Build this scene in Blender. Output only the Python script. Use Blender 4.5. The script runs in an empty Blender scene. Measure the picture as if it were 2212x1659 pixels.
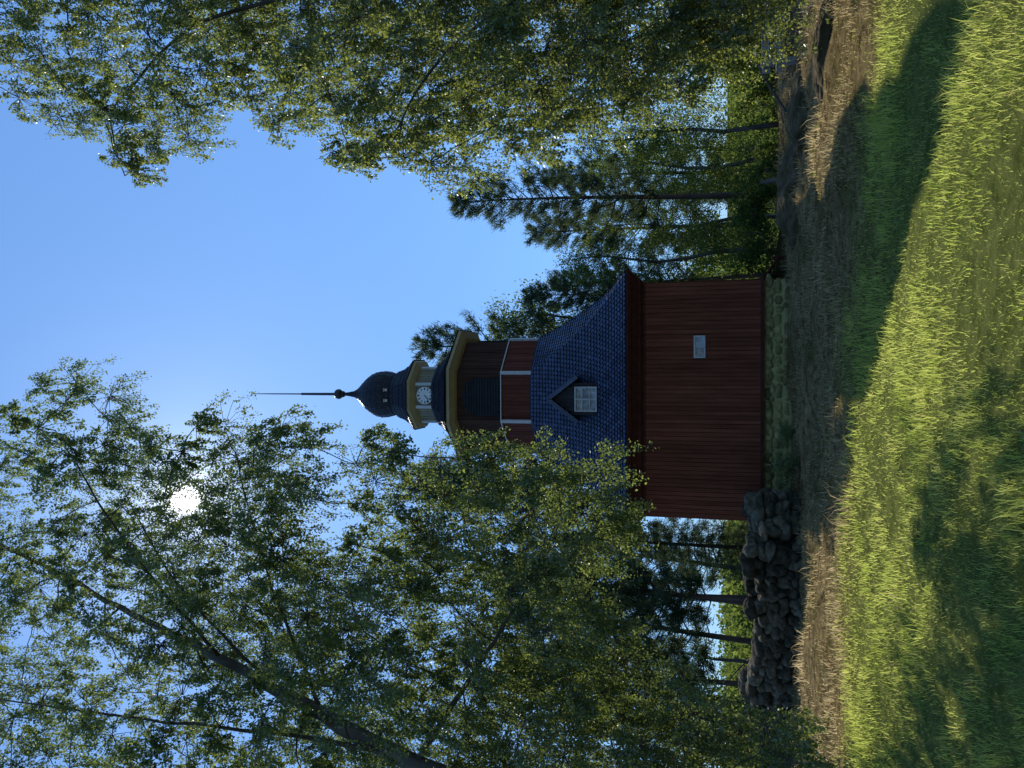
import bpy, bmesh, math, random
import numpy as np
from mathutils import Vector, Matrix, noise
C = bpy.context.scene.collection
R = math.radians
rng = np.random.default_rng(7)
random.seed(7)

# ------------------------------------------------------------------ camera
PITCH = R(15.3); F_PX = 1662.0
EYE = np.array([0.0, 0.0, 1.6])
cp, sp = math.cos(PITCH), math.sin(PITCH)
FW = np.array([0, cp, sp]); UP = np.array([0, -sp, cp]); RT = np.array([1.0, 0, 0])
cam = bpy.data.cameras.new('camera'); cam.sensor_width = 34.6; cam.lens = 26.0
cam.clip_start = 0.05; cam.clip_end = 3000
co = bpy.data.objects.new('camera', cam); C.objects.link(co)
M = Matrix(((-UP[0], RT[0], -FW[0], EYE[0]), (-UP[1], RT[1], -FW[1], EYE[1]), (-UP[2], RT[2], -FW[2], EYE[2]), (0, 0, 0, 1)))
co.matrix_world = M                      # the phone was held on its side: world up points left
bpy.context.scene.camera = co
def P(xi, yi, Y):                         # surveying helper: picture direction + ground distance -> place
    a = (1659 - yi - 829.5) / F_PX; b = (1106 - xi) / F_PX
    d = FW + a * RT + b * UP
    return EYE + d * (Y / d[1])
def PN(x, y, Y):
    a = (1659 - y - 829.5) / F_PX; b = (1106 - x) / F_PX
    d = FW[None] + a[:, None] * RT[None] + b[:, None] * UP[None]
    return EYE[None] + d * (Y / d[:, 1])[:, None]
_s = P(400, 1080, 1.0) - EYE; SUN = _s / np.linalg.norm(_s)
EL = math.asin(SUN[2]); AZ = math.atan2(SUN[0], SUN[1])

# ------------------------------------------------------------------ light
sc = bpy.context.scene
sc.view_settings.view_transform = 'Standard'; sc.view_settings.look = 'None'; sc.view_settings.exposure = 0
w = bpy.data.worlds.new('World'); sc.world = w; w.use_nodes = True
nt = w.node_tree; nt.nodes.clear()
out = nt.nodes.new('ShaderNodeOutputWorld')
sky = nt.nodes.new('ShaderNodeTexSky'); sky.sky_type = 'NISHITA'; sky.sun_disc = False
sky.sun_elevation = EL; sky.sun_rotation = AZ % (2 * math.pi)
sky.air_density = 1.0; sky.dust_density = 0.2; sky.ozone_density = 3.5
pre = nt.nodes.new('ShaderNodeMix'); pre.data_type = 'RGBA'; pre.blend_type = 'MULTIPLY'; pre.inputs[0].default_value = 1
pre.inputs[7].default_value = (0.066, 0.078, 0.092, 1); nt.links.new(sky.outputs[0], pre.inputs[6])
gm = nt.nodes.new('ShaderNodeGamma'); gm.inputs[1].default_value = 0.42; nt.links.new(pre.outputs[2], gm.inputs[0])
tint = nt.nodes.new('ShaderNodeMix'); tint.data_type = 'RGBA'; tint.blend_type = 'MULTIPLY'; tint.inputs[0].default_value = 1
tint.inputs[7].default_value = (4.8, 8.0, 12.7, 1)
bg = nt.nodes.new('ShaderNodeBackground'); bg.inputs[1].default_value = 0.1
nt.links.new(gm.outputs[0], tint.inputs[6]); nt.links.new(tint.outputs[2], bg.inputs[0])
tc = nt.nodes.new('ShaderNodeTexCoord')
dot = nt.nodes.new('ShaderNodeVectorMath'); dot.operation = 'DOT_PRODUCT'; dot.inputs[1].default_value = SUN
nt.links.new(tc.outputs['Generated'], dot.inputs[0])
cl0 = nt.nodes.new('ShaderNodeMath'); cl0.operation = 'MAXIMUM'; cl0.inputs[1].default_value = 0; nt.links.new(dot.outputs['Value'], cl0.inputs[0])
acc = None
for n_, amp in ((14000, 5.0), (2600, 1.1), (700, .42), (160, .16), (40, 0.07)):     # sun and its aureole
    pw = nt.nodes.new('ShaderNodeMath'); pw.operation = 'POWER'; pw.inputs[1].default_value = n_; nt.links.new(cl0.outputs[0], pw.inputs[0])
    mu = nt.nodes.new('ShaderNodeMath'); mu.operation = 'MULTIPLY_ADD'; mu.inputs[1].default_value = amp; mu.inputs[2].default_value = 0
    nt.links.new(pw.outputs[0], mu.inputs[0])
    if acc: nt.links.new(acc.outputs[0], mu.inputs[2])
    acc = mu
bg2 = nt.nodes.new('ShaderNodeBackground'); bg2.inputs[0].default_value = (1, 0.95, 0.88, 1); nt.links.new(acc.outputs[0], bg2.inputs[1])
ad = nt.nodes.new('ShaderNodeAddShader'); nt.links.new(bg.outputs[0], ad.inputs[0]); nt.links.new(bg2.outputs[0], ad.inputs[1])
nt.links.new(ad.outputs[0], out.inputs[0])
sl = bpy.data.lights.new('sun', 'SUN'); sl.energy = 5.0; sl.angle = R(0.55); sl.color = (1, 0.94, 0.83)
so = bpy.data.objects.new('sun', sl); C.objects.link(so); so.location = (0, 0, 40)
so.rotation_euler = Vector(SUN).to_track_quat('Z', 'Y').to_euler()

# ------------------------------------------------------------------ materials
def newmat(name):
    m = bpy.data.materials.new(name); m.use_nodes = True; m.node_tree.nodes.clear()
    return m, m.node_tree.nodes, m.node_tree.links
def mat(name, c1, c2, rough=0.7, scale=6, island=0.0, bump=0.0, bscale=None, spec=0.3, stretch=(1, 1, 1), detail=6):
    m, N, L = newmat(name)
    o = N.new('ShaderNodeOutputMaterial'); b = N.new('ShaderNodeBsdfPrincipled'); L.new(b.outputs[0], o.inputs[0])
    b.inputs['Roughness'].default_value = rough; b.inputs['Specular IOR Level'].default_value = spec
    t = N.new('ShaderNodeTexCoord'); mp = N.new('ShaderNodeMapping'); mp.inputs['Scale'].default_value = stretch
    L.new(t.outputs['Object'], mp.inputs[0])
    nz = N.new('ShaderNodeTexNoise'); nz.inputs['Scale'].default_value = scale; nz.inputs['Detail'].default_value = detail
    L.new(mp.outputs[0], nz.inputs[0])
    r = N.new('ShaderNodeValToRGB'); r.color_ramp.elements[0].position = 0.3; r.color_ramp.elements[1].position = 0.7
    r.color_ramp.elements[0].color = (*c1, 1); r.color_ramp.elements[1].color = (*c2, 1)
    L.new(nz.outputs[0], r.inputs[0])
    colout = r.outputs[0]
    if island:
        g = N.new('ShaderNodeNewGeometry'); mm = N.new('ShaderNodeMapRange')
        mm.inputs[3].default_value = 1 - island; mm.inputs[4].default_value = 1 + island
        L.new(g.outputs['Random Per Island'], mm.inputs[0])
        hs = N.new('ShaderNodeHueSaturation'); L.new(mm.outputs[0], hs.inputs['Value']); L.new(colout, hs.inputs['Color']); colout = hs.outputs[0]
    L.new(colout, b.inputs['Base Color'])
    if bump:
        n2 = N.new('ShaderNodeTexNoise'); n2.inputs['Scale'].default_value = bscale or scale * 3; n2.inputs['Detail'].default_value = 8
        L.new(mp.outputs[0], n2.inputs[0])
        bp = N.new('ShaderNodeBump'); bp.inputs['Strength'].default_value = bump; bp.inputs['Distance'].default_value = 0.03
        L.new(n2.outputs[0], bp.inputs['Height']); L.new(bp.outputs[0], b.inputs['Normal'])
    return m
def leafmat(name, c1, c2, t1, t2, trans=0.45, gloss=0.06, patch=0.0):
    m, N, L = newmat(name)
    o = N.new('ShaderNodeOutputMaterial'); g = N.new('ShaderNodeNewGeometry'); fac = g.outputs['Random Per Island']
    if patch:
        nz = N.new('ShaderNodeTexNoise'); nz.inputs['Scale'].default_value = 1.1; nz.inputs['Detail'].default_value = 5; nz.inputs['Roughness'].default_value = .65; L.new(g.outputs['Position'], nz.inputs[0])
        mr = N.new('ShaderNodeMapRange'); mr.inputs[1].default_value = .32; mr.inputs[2].default_value = .68; L.new(nz.outputs[0], mr.inputs[0])
        mx = N.new('ShaderNodeMix'); mx.inputs[0].default_value = patch; L.new(fac, mx.inputs[2]); L.new(mr.outputs[0], mx.inputs[3]); fac = mx.outputs[0]
    def ramp(a, b):
        r = N.new('ShaderNodeValToRGB'); r.color_ramp.elements[0].color = (*a, 1); r.color_ramp.elements[1].color = (*b, 1)
        L.new(fac, r.inputs[0]); return r
    d = N.new('ShaderNodeBsdfDiffuse'); L.new(ramp(c1, c2).outputs[0], d.inputs[0])
    t = N.new('ShaderNodeBsdfTranslucent'); L.new(ramp(t1, t2).outputs[0], t.inputs[0])
    x = N.new('ShaderNodeMixShader'); x.inputs[0].default_value = trans; L.new(d.outputs[0], x.inputs[1]); L.new(t.outputs[0], x.inputs[2])
    if gloss:
        gl = N.new('ShaderNodeBsdfGlossy'); gl.inputs['Roughness'].default_value = 0.38; gl.inputs[0].default_value = (0.9, 0.95, 0.9, 1)
        y = N.new('ShaderNodeMixShader'); y.inputs[0].default_value = gloss; L.new(x.outputs[0], y.inputs[1]); L.new(gl.outputs[0], y.inputs[2]); x = y
    L.new(x.outputs[0], o.inputs[0]); return m
MT = dict(
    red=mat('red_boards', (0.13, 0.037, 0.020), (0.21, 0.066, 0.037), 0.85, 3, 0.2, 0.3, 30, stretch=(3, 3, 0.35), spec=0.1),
    drumred=mat('mid_red_boards', (0.095, 0.029, 0.019), (0.15, 0.05, 0.033), 0.85, 3, 0.2, 0.3, 30, stretch=(3, 3, 0.35), spec=0.1),  # drum boards, a red between the wall red and the dark red
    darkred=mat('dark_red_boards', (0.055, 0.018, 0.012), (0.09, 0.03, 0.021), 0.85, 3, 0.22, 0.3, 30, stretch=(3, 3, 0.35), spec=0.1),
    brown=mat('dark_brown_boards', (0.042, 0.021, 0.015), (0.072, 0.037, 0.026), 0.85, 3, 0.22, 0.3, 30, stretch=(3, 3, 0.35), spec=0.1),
    darkwood=mat('tarred_boards', (0.018, 0.018, 0.022), (0.035, 0.034, 0.04), 0.7, 3, 0.2, 0.3, 30),
    shingle=mat('tarred_shingles', (0.03, 0.042, 0.086), (0.052, 0.068, 0.128), 0.42, 5, 0.35, 0.25, 40, spec=0.6),
    shinglebed=mat('tar_under_shingles', (0.008, 0.01, 0.017), (0.016, 0.018, 0.027), 0.8, 5),
    darkshingle=mat('black_tarred_shingles', (0.014, 0.016, 0.022), (0.026, 0.029, 0.04), 0.55, 5, 0.35, 0.25, 40, spec=0.3),
    ochre=mat('ochre_paint', (0.33, 0.285, 0.165), (0.41, 0.355, 0.21), 0.6, 4, 0.06, 0.1),
    cream=mat('dull_cream_boards', (0.16, 0.142, 0.09), (0.23, 0.205, 0.13), 0.7, 4, 0.14, 0.2),
    white=mat('white_paint', (0.44, 0.44, 0.43), (0.56, 0.56, 0.54), 0.6, 8, 0.08, 0.2),
    clockwhite=mat('clock_white', (0.66, 0.66, 0.65), (0.76, 0.76, 0.75), 0.5, 8),
    grey=mat('louvre_paint', (0.018, 0.021, 0.024), (0.028, 0.032, 0.036), 0.8, 5, 0.1, 0.1, spec=.1),
    black=mat('black_paint', (0.012, 0.012, 0.012), (0.02, 0.02, 0.02), 0.5, 5),
    iron=mat('dark_iron', (0.02, 0.02, 0.022), (0.04, 0.04, 0.04), 0.5, 9),
    glass=mat('old_glass', (0.10, 0.105, 0.115), (0.42, 0.43, 0.46), 0.12, 9, 0.35, spec=0.8),
    stone=mat('field_stone', (0.04, 0.035, 0.023), (0.155, 0.13, 0.09), 0.95, 7, 0.5, 1.0, 16, spec=0.03),
    mortar=mat('ochre_mortar', (0.29, 0.25, 0.095), (0.46, 0.395, 0.165), 0.95, 4, 0, 0.8, 14, spec=0.03),
    fstone=mat('mossy_foundation_stone', (0.14, 0.12, 0.045), (0.35, 0.30, 0.125), 0.95, 6, 0.45, 0.9, 16, spec=0.03),
    rock=mat('mossy_bedrock', (0.04, 0.035, 0.016), (0.14, 0.108, 0.065), 0.95, 4.5, 0, 1.0, 14, spec=0.02),
    bark=mat('grey_brown_bark', (0.045, 0.038, 0.032), (0.17, 0.15, 0.13), 0.9, 5, 0, 0.9, 20, stretch=(1, 1, 0.3)),
    pinebark=mat('pine_bark', (0.055, 0.036, 0.026), (0.13, 0.08, 0.055), 0.9, 5, 0, 0.8, 20, stretch=(1, 1, 0.3)),
    twig=mat('twig_bark', (0.045, 0.036, 0.028), (0.09, 0.073, 0.058), 0.9, 5),
    wood=mat('weathered_grey_wood', (0.17, 0.155, 0.14), (0.36, 0.335, 0.31), 0.9, 4, 0.15, 0.5, 20, stretch=(0.3, 3, 3)),
    brush=mat('dry_brown_twigs', (0.09, 0.045, 0.026), (0.24, 0.14, 0.08), 0.9, 6, 0.3),
    leaf=leafmat('birch_leaves', (0.036, 0.06, 0.02), (0.074, 0.10, 0.034), (0.15, 0.22, 0.04), (0.44, 0.52, 0.11), 0.47, 0.05),
    leafr=leafmat('birch_leaves_dark', (0.035, 0.055, 0.017), (0.076, 0.10, 0.03), (0.15, 0.21, 0.035), (0.54, 0.59, 0.105), 0.48, 0.06),
    leafbg=leafmat('leaves_of_far_trees', (0.032, 0.054, 0.018), (0.068, 0.095, 0.031), (0.12, 0.175, 0.032), (0.35, 0.43, 0.08), 0.42, 0),
    needle=leafmat('pine_needles', (0.026, 0.05, 0.028), (0.056, 0.08, 0.044), (0.08, 0.125, 0.055), (0.2, 0.25, 0.10), 0.34, 0),
    grass=leafmat('green_grass', (0.10, 0.132, 0.026), (0.24, 0.245, 0.078), (0.46, 0.62, 0.06), (0.96, 0.95, 0.28), 0.6, 0, patch=.45),
    straw=leafmat('dry_grass', (0.09, 0.068, 0.027), (0.27, 0.20, 0.09), (0.42, 0.32, 0.13), (0.95, 0.76, 0.44), 0.52, 0, patch=.4),
)
def ground_mat():
    m, N, L = newmat('meadow_ground')
    o = N.new('ShaderNodeOutputMaterial'); b = N.new('ShaderNodeBsdfPrincipled'); L.new(b.outputs[0], o.inputs[0]); b.inputs['Roughness'].default_value = 1; b.inputs['Specular IOR Level'].default_value = 0.0
    g = N.new('ShaderNodeNewGeometry'); s = N.new('ShaderNodeSeparateXYZ'); L.new(g.outputs['Position'], s.inputs[0])
    n = N.new('ShaderNodeTexNoise'); n.inputs['Scale'].default_value = 0.6; n.inputs['Detail'].default_value = 6; L.new(g.outputs['Position'], n.inputs[0])
    a = N.new('ShaderNodeMath'); a.operation = 'MULTIPLY_ADD'; a.inputs[1].default_value = 5; L.new(n.outputs[0], a.inputs[0]); L.new(s.outputs['Y'], a.inputs[2])
    xp = N.new('ShaderNodeMath'); xp.operation = 'MAXIMUM'; xp.inputs[1].default_value = 0; L.new(s.outputs['X'], xp.inputs[0])
    a2 = N.new('ShaderNodeMath'); a2.operation = 'MULTIPLY_ADD'; a2.inputs[1].default_value = 0.6; L.new(xp.outputs[0], a2.inputs[0]); L.new(a.outputs[0], a2.inputs[2])
    mr = N.new('ShaderNodeMapRange'); mr.inputs[1].default_value = 12.0; mr.inputs[2].default_value = 14.8; L.new(a2.outputs[0], mr.inputs[0])
    n2 = N.new('ShaderNodeTexNoise'); n2.inputs['Scale'].default_value = 5; n2.inputs['Detail'].default_value = 11; n2.inputs['Roughness'].default_value = 0.78; L.new(g.outputs['Position'], n2.inputs[0])
    r1 = N.new('ShaderNodeValToRGB'); e = r1.color_ramp.elements; e[0].position = 0.35; e[0].color = (0.085, 0.105, 0.022, 1); e[1].position = 0.7; e[1].color = (0.26, 0.27, 0.08, 1); L.new(n2.outputs[0], r1.inputs[0])
    r2 = N.new('ShaderNodeValToRGB'); e = r2.color_ramp.elements; e[0].position = 0.38; e[0].color = (0.05, 0.034, 0.014, 1); e[1].position = 0.66; e[1].color = (0.44, 0.32, 0.15, 1); L.new(n2.outputs[0], r2.inputs[0])
    n3 = N.new('ShaderNodeTexNoise'); n3.inputs['Scale'].default_value = 0.9; n3.inputs['Detail'].default_value = 7; L.new(g.outputs['Position'], n3.inputs[0])
    m3 = N.new('ShaderNodeMapRange'); m3.inputs[1].default_value = .44; m3.inputs[2].default_value = .64; m3.inputs[4].default_value = .7; L.new(n3.outputs[0], m3.inputs[0])
    mg = N.new('ShaderNodeMix'); mg.data_type = 'RGBA'; L.new(m3.outputs[0], mg.inputs[0]); L.new(r2.outputs[0], mg.inputs[6]); mg.inputs[7].default_value = (0.085, 0.076, 0.023, 1)
    mx = N.new('ShaderNodeMix'); mx.data_type = 'RGBA'; L.new(mr.outputs[0], mx.inputs[0]); L.new(r1.outputs[0], mx.inputs[6]); L.new(mg.outputs[2], mx.inputs[7])
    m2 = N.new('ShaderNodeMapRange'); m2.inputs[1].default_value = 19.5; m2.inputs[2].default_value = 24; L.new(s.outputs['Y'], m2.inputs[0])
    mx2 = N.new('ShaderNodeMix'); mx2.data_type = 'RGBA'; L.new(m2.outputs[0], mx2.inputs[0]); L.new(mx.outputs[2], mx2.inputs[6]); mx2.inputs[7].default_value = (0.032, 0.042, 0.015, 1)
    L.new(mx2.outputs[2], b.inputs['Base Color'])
    bp = N.new('ShaderNodeBump'); bp.inputs['Strength'].default_value = 1.0; bp.inputs['Distance'].default_value = 0.12; L.new(n2.outputs[0], bp.inputs['Height']); L.new(bp.outputs[0], b.inputs['Normal'])
    return m
MT['ground'] = ground_mat()

# ------------------------------------------------------------------ object helpers
def prop(o, label=None, cat=None, group=None, kind=None):
    if label: o['label'] = label
    if cat: o['category'] = cat
    if group: o['group'] = group
    if kind: o['kind'] = kind
    return o
def empty(name, loc, rz=0, label=None, cat=None, group=None, scale=1):
    o = bpy.data.objects.new(name, None); C.objects.link(o); o.location = loc; o.rotation_euler = (0, 0, rz); o.scale = (scale,) * 3
    o.empty_display_size = 0.3
    return prop(o, label, cat, group)
def link(name, me, parent=None):
    o = bpy.data.objects.new(name, me); C.objects.link(o)
    if parent: o.parent = parent
    return o
def np_mesh(name, V, F, m):
    V = np.ascontiguousarray(V, dtype=np.float32); F = np.ascontiguousarray(F, dtype=np.int32)
    me = bpy.data.meshes.new(name); me.vertices.add(len(V)); me.vertices.foreach_set('co', V.ravel())
    me.loops.add(F.size); me.loops.foreach_set('vertex_index', F.ravel())
    me.polygons.add(len(F)); me.polygons.foreach_set('loop_start', np.arange(0, F.size, F.shape[1], dtype=np.int32))
    me.update(calc_edges=True); me.materials.append(MT[m]); return me
class MB:
    def __init__(s): s.v = []; s.f = []; s.mi = []; s.cur = 0
    def poly(s, pts):
        n = len(s.v); s.v += [tuple(p) for p in pts]; s.f.append(list(range(n, n + len(pts)))); s.mi.append(s.cur)
    def mesh(s, V, F):
        n = len(s.v); s.v += [tuple(p) for p in V]; s.f += [[i + n for i in f] for f in F]; s.mi += [s.cur] * len(F)
    def box(s, c, d, rz=0, ry=0, rx=0):
        m = Matrix.Translation(c) @ Matrix.Rotation(rz, 4, 'Z') @ Matrix.Rotation(ry, 4, 'Y') @ Matrix.Rotation(rx, 4, 'X')
        V = [m @ Vector((x * d[0] / 2, y * d[1] / 2, z * d[2] / 2)) for x in (-1, 1) for y in (-1, 1) for z in (-1, 1)]
        s.mesh(V, [(0, 1, 3, 2), (4, 6, 7, 5), (0, 4, 5, 1), (2, 3, 7, 6), (0, 2, 6, 4), (1, 5, 7, 3)])
    def rings(s, rr, cap=True):
        n = len(rr[0]); V = [p for r in rr for p in r]; F = []
        for i in range(len(rr) - 1):
            for k in range(n):
                k2 = (k + 1) % n; F.append((i * n + k, i * n + k2, (i + 1) * n + k2, (i + 1) * n + k))
        if cap: F.append(list(range(n))[::-1]); F.append([(len(rr) - 1) * n + k for k in range(n)])
        s.mesh(V, F)
    def tube(s, pts, rad, n=6, cap=True):
        pts = [Vector(p) for p in pts]; rr = []
        for i, p in enumerate(pts):
            t = (pts[min(i + 1, len(pts) - 1)] - pts[max(i - 1, 0)]).normalized()
            a = t.cross(Vector((0.31, 0.94, 0.1))).normalized(); b = t.cross(a)
            rr.append([p + (a * math.cos(2 * math.pi * k / n) + b * math.sin(2 * math.pi * k / n)) * rad[i] for k in range(n)])
        s.rings(rr, cap)
    def build(s, name, m, parent=None, scale=1.0, smooth=False):
        me = bpy.data.meshes.new(name); me.from_pydata([(x * scale, y * scale, z * scale) for x, y, z in s.v], [], s.f); me.update()
        for q in (m if isinstance(m, (list, tuple)) else [m]): me.materials.append(MT[q])
        me.polygons.foreach_set('material_index', s.mi)
        if smooth: me.polygons.foreach_set('use_smooth', [True] * len(me.polygons))
        return link(name, me, parent)

# ------------------------------------------------------------------ ground
def sm(a, b, t):
    t = np.clip((t - a) / (b - a), 0, 1); return t * t * (3 - 2 * t)
def g(x, y):
    x = np.asarray(x, float); y = np.asarray(y, float)
    z = 0.045 * np.sin(x * 0.9 + 0.4 * y) + 0.04 * np.sin(y * 1.15 - 0.5 * x + 1) + 0.02 * np.sin(2.3 * x + 1.7 * y)
    z = z * (1 - sm(25, 60, y)) + 0.08 * sm(14, 17.5, y) + 0.14 * sm(12, 16, y) * sm(2, 6, x) + (1 - sm(20, 24, y)) * sm(11, 13, y) * (.04 * np.sin(3.1 * x + .7 * y) * np.sin(2.7 * y - .9 * x) + .025 * np.sin(5.3 * x - 1.7 * y) * np.sin(4.9 * y + x))
    d = np.maximum(sm(26, 48, y), sm(18.8, 42, y) * np.maximum(sm(3.0, 6, x), sm(-3.6, -6.5, x)))
    return z - 4.6 * d
def gz(x, y): return float(g(x, y))
xs = np.sort(np.concatenate([np.linspace(-16, 16, 190), np.linspace(16.5, 60, 24), -np.linspace(16.5, 60, 24), 60 * 1.4 ** np.arange(1, 10), -60 * 1.4 ** np.arange(1, 10)]))
ys = np.concatenate([-np.array([900., 400, 150, 60, 30, 14, 6]), np.linspace(-3, 30, 200), np.linspace(31, 70, 24), 70 * 1.4 ** np.arange(1, 9)])
X, Y = np.meshgrid(xs, ys); V = np.stack([X, Y, g(X, Y)], -1).reshape(-1, 3)
nx, ny = len(xs), len(ys); ii = (np.arange(ny - 1)[:, None] * nx + np.arange(nx - 1)[None]).ravel()
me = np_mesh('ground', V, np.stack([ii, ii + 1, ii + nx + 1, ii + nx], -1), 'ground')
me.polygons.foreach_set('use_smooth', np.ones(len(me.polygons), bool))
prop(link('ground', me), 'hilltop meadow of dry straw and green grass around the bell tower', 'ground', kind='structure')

def blades(n, y0, y1, hmin, hmax, wd, seed, powr=1.0, margin=2.5, dens=None, lean=0.45, tall=None):
    r = np.random.default_rng(seed)
    t = r.random(n); y = y0 * (y1 / y0) ** (t ** powr)
    x = (r.random(n) * 2 - 1) * (0.54 * y + margin)
    if dens is not None:
        k = r.random(n) < dens(x, y); x, y = x[k], y[k]; n = len(x)
    cl = 0.55 + 0.45 * np.sin(1.9 * x + 0.7 * y) * np.sin(1.3 * y - 0.8 * x + 2) + 0.3 * np.sin(5.1 * x + y) * np.sin(4.3 * y - x) + 0.2 * np.sin(11 * x) * np.sin(9 * y)
    h = (hmin + (hmax - hmin) * r.random(n) ** 2.2) * np.clip(cl, 0.35, 1.4)
    if tall is not None: h = h * tall(x, y)
    a = r.random(n) * 2 * np.pi; ln = h * (0.15 + lean * r.random(n) * 1.6)
    dx, dy = np.cos(a) * ln, np.sin(a) * ln
    b = r.random(n) * np.pi; wx, wy = np.cos(b), np.sin(b)
    W = wd * (0.6 + 0.8 * r.random(n)) * np.clip(y / 7, 0.7, 2.0)
    z = g(x, y) - 0.02
    B = np.stack([x, y, z], -1); S = np.stack([wx * W, wy * W, 0 * W], -1) / 2
    Mi = B + np.stack([dx * 0.3, dy * 0.3, h * 0.6], -1); T = B + np.stack([dx, dy, h * (1 - 0.25 * (ln / h) ** 2)], -1)
    V = np.stack([B - S, B + S, Mi + S * 0.75, Mi - S * 0.75, T + S * 0.08, T - S * 0.08], 1).reshape(-1, 3)
    i = np.arange(n)[:, None] * 6
    F = np.concatenate([i + np.array([[0, 1, 2, 3]]), i + np.array([[3, 2, 4, 5]])], 0)
    return V, F
def edge_y(x): return 11.2 + 0.5 * np.sin(0.8 * x) + 0.4 * np.sin(2.1 * x + 1) - .62 * np.maximum(x - .3, 0)
def patchy(x, y): return np.clip(.3 + .9 * np.sin(1.7 * x + 1.1 * np.sin(y) + .4) * np.sin(1.45 * y + 1.3 * np.sin(.9 * x)) + .35 * np.sin(4.7 * x + y) * np.sin(5.3 * y - x), 0, 1)
def dens_green(x, y):
    e = edge_y(x); return np.maximum((1 - sm(e - 1.0, e + 0.8, y)) * (1 - .2 * patchy(x, y) * (1 - sm(7, 9, y))), .13 + .12 * np.sin(1.4 * x + .6 * y) * np.sin(1.1 * y))
def tall_(x, y):
    e = edge_y(x); return (1 - .3 * patchy(x, y) * (1 - sm(7.5, 9.5, y))) * (1 + .2 * sm(7, 9.5, y) * (1 - sm(10.8, 11.8, y)) - .5 * sm(e, e + 1.2, y))
V, F = blades(225000, 2.8, 17, 0.045, 0.195, 0.0052, 3, 1.15, margin=1.8, dens=dens_green, tall=tall_, lean=.55)
prop(link('grass', np_mesh('grass', V, F, 'grass')), 'tall bright green grass of the near meadow with light behind it', 'grass', kind='stuff')
def dens_dry(x, y): return np.clip(sm(-.9, .3, y - edge_y(x)) + .04 + .22 * patchy(x, y), 0, 1)
def tall_dry(x, y): return np.where(y > edge_y(x) - .3, .6 + .8 * np.clip(np.sin(2.3 * x + .5 * y) * np.sin(1.9 * y - .6 * x) + .4, 0, 1), .5)
V, F = blades(125000, 3.5, 21, 0.03, 0.24, 0.006, 5, 0.65, margin=3.5, dens=dens_dry, lean=0.8, tall=tall_dry)
prop(link('dry_grass', np_mesh('dry_grass', V, F, 'straw')), 'short dry straw-coloured grass between the tower and the green meadow', 'dry grass', kind='stuff')

# ------------------------------------------------------------------ stones
def ico(sub):
    b = bmesh.new(); bmesh.ops.create_icosphere(b, subdivisions=sub, radius=1); b.verts.ensure_lookup_table()
    V = np.array([v.co[:] for v in b.verts]); F = np.array([[v.index for v in f.verts] for f in b.faces]); b.free(); return V, F
I2 = ico(2); I3 = ico(3); I4 = ico(6)

# ------------------------------------------------------------------ bell tower
S = 0.8; TX, TY = -0.40 * S, 27.6 * S
tw = empty('bell_tower', (TX, TY, 1.6 - 1.83 * S), R(-1.5), 'red wooden bell tower with scale shingled roofs, clock and onion dome', 'bell tower')
T8 = math.tan(math.pi / 8)
def oct8(a, z, h=None):
    if h is None: h = a * T8
    return [Vector(p) for p in ((a, h, z), (h, a, z), (-h, a, z), (-a, h, z), (-a, -h, z), (-h, -a, z), (h, -a, z), (a, -h, z))]
def circ(r, z, n=16): return [Vector((r * math.cos(2 * math.pi * (k + .5) / n), r * math.sin(2 * math.pi * (k + .5) / n), z)) for k in range(n)]
def scales(mb, rr, wd, ln, lift=0.03):
    n = len(rr[0]); mb.cur = 1
    for k in range(n):
        Lc = [r[k] for r in rr]; Rc = [r[(k + 1) % n] for r in rr]
        mid = [(a + b) / 2 for a, b in zip(Lc, Rc)]
        cum = [0]
        for i in range(len(mid) - 1): cum.append(cum[-1] + (mid[i + 1] - mid[i]).length)
        rows = int(cum[-1] / ln)
        for j in range(rows):
            d = j * ln
            i = max(q for q in range(len(cum) - 1) if cum[q] <= d + 1e-6); t = (d - cum[i]) / (cum[i + 1] - cum[i])
            L0 = Lc[i].lerp(Lc[i + 1], t); R0 = Rc[i].lerp(Rc[i + 1], t)
            tv = R0 - L0; W = tv.length
            if W < wd * 0.35: continue
            tv = tv / W; c0 = (L0 + R0) / 2
            up = (mid[i + 1] - mid[i]).normalized(); up = (up - tv * up.dot(tv)).normalized()
            nn = tv.cross(up).normalized()
            if nn.dot(Vector((c0.x, c0.y, 0.0))) < 0: nn = -nn
            x0 = -W / 2 + (0 if j % 2 else -wd / 2)
            m = int(W / wd) + 2
            for q in range(m):
                cx = x0 + wd * (q + 0.5); a = max(cx - wd * 0.45, -W / 2); b = min(cx + wd * 0.45, W / 2)
                if b - a < wd * 0.25: continue
                cm = min(max(cx, a), b); jt = random.uniform(-.005, .005); lf = lift * random.uniform(.8, 1.25); u0 = ln * 0.12
                def pt(x, u, l): return c0 + tv * x + up * (u + jt) + nn * l
                mb.poly([pt(a, ln * 1.2, 0.008), pt(a, ln * .62, lf * .7), pt((a + cm) / 2, u0 + ln * .12, lf), pt(cm, u0, lf), pt((b + cm) / 2, u0 + ln * .12, lf), pt(b, ln * .62, lf * .7), pt(b, ln * 1.2, 0.008)])
    mb.cur = 0
def boards(mb, p0, p1, z0, z1, wd, th=0.03, off=0.0, hole=None):
    p0 = Vector((*p0, 0)); p1 = Vector((*p1, 0)); t = p1 - p0; L = t.length; t /= L; n = Vector((t.y, -t.x, 0)); rz = math.atan2(t.y, t.x)
    k = max(1, round(L / wd)); w_ = L / k
    for i in range(k):
        x = (i + .5) * w_; th_ = th * random.uniform(.8, 1.2)
        c = p0 + t * x + n * (off + th_ / 2)
        segs = [(z0, z1)]
        if hole and abs(x - hole[0]) < hole[1] + w_ / 2: segs = [(z0, hole[2]), (hole[3], z1)]
        for a, b in segs: mb.box((c.x, c.y, (a + b) / 2), (w_ - .013, th_, b - a), rz)
m = MB()
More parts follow.
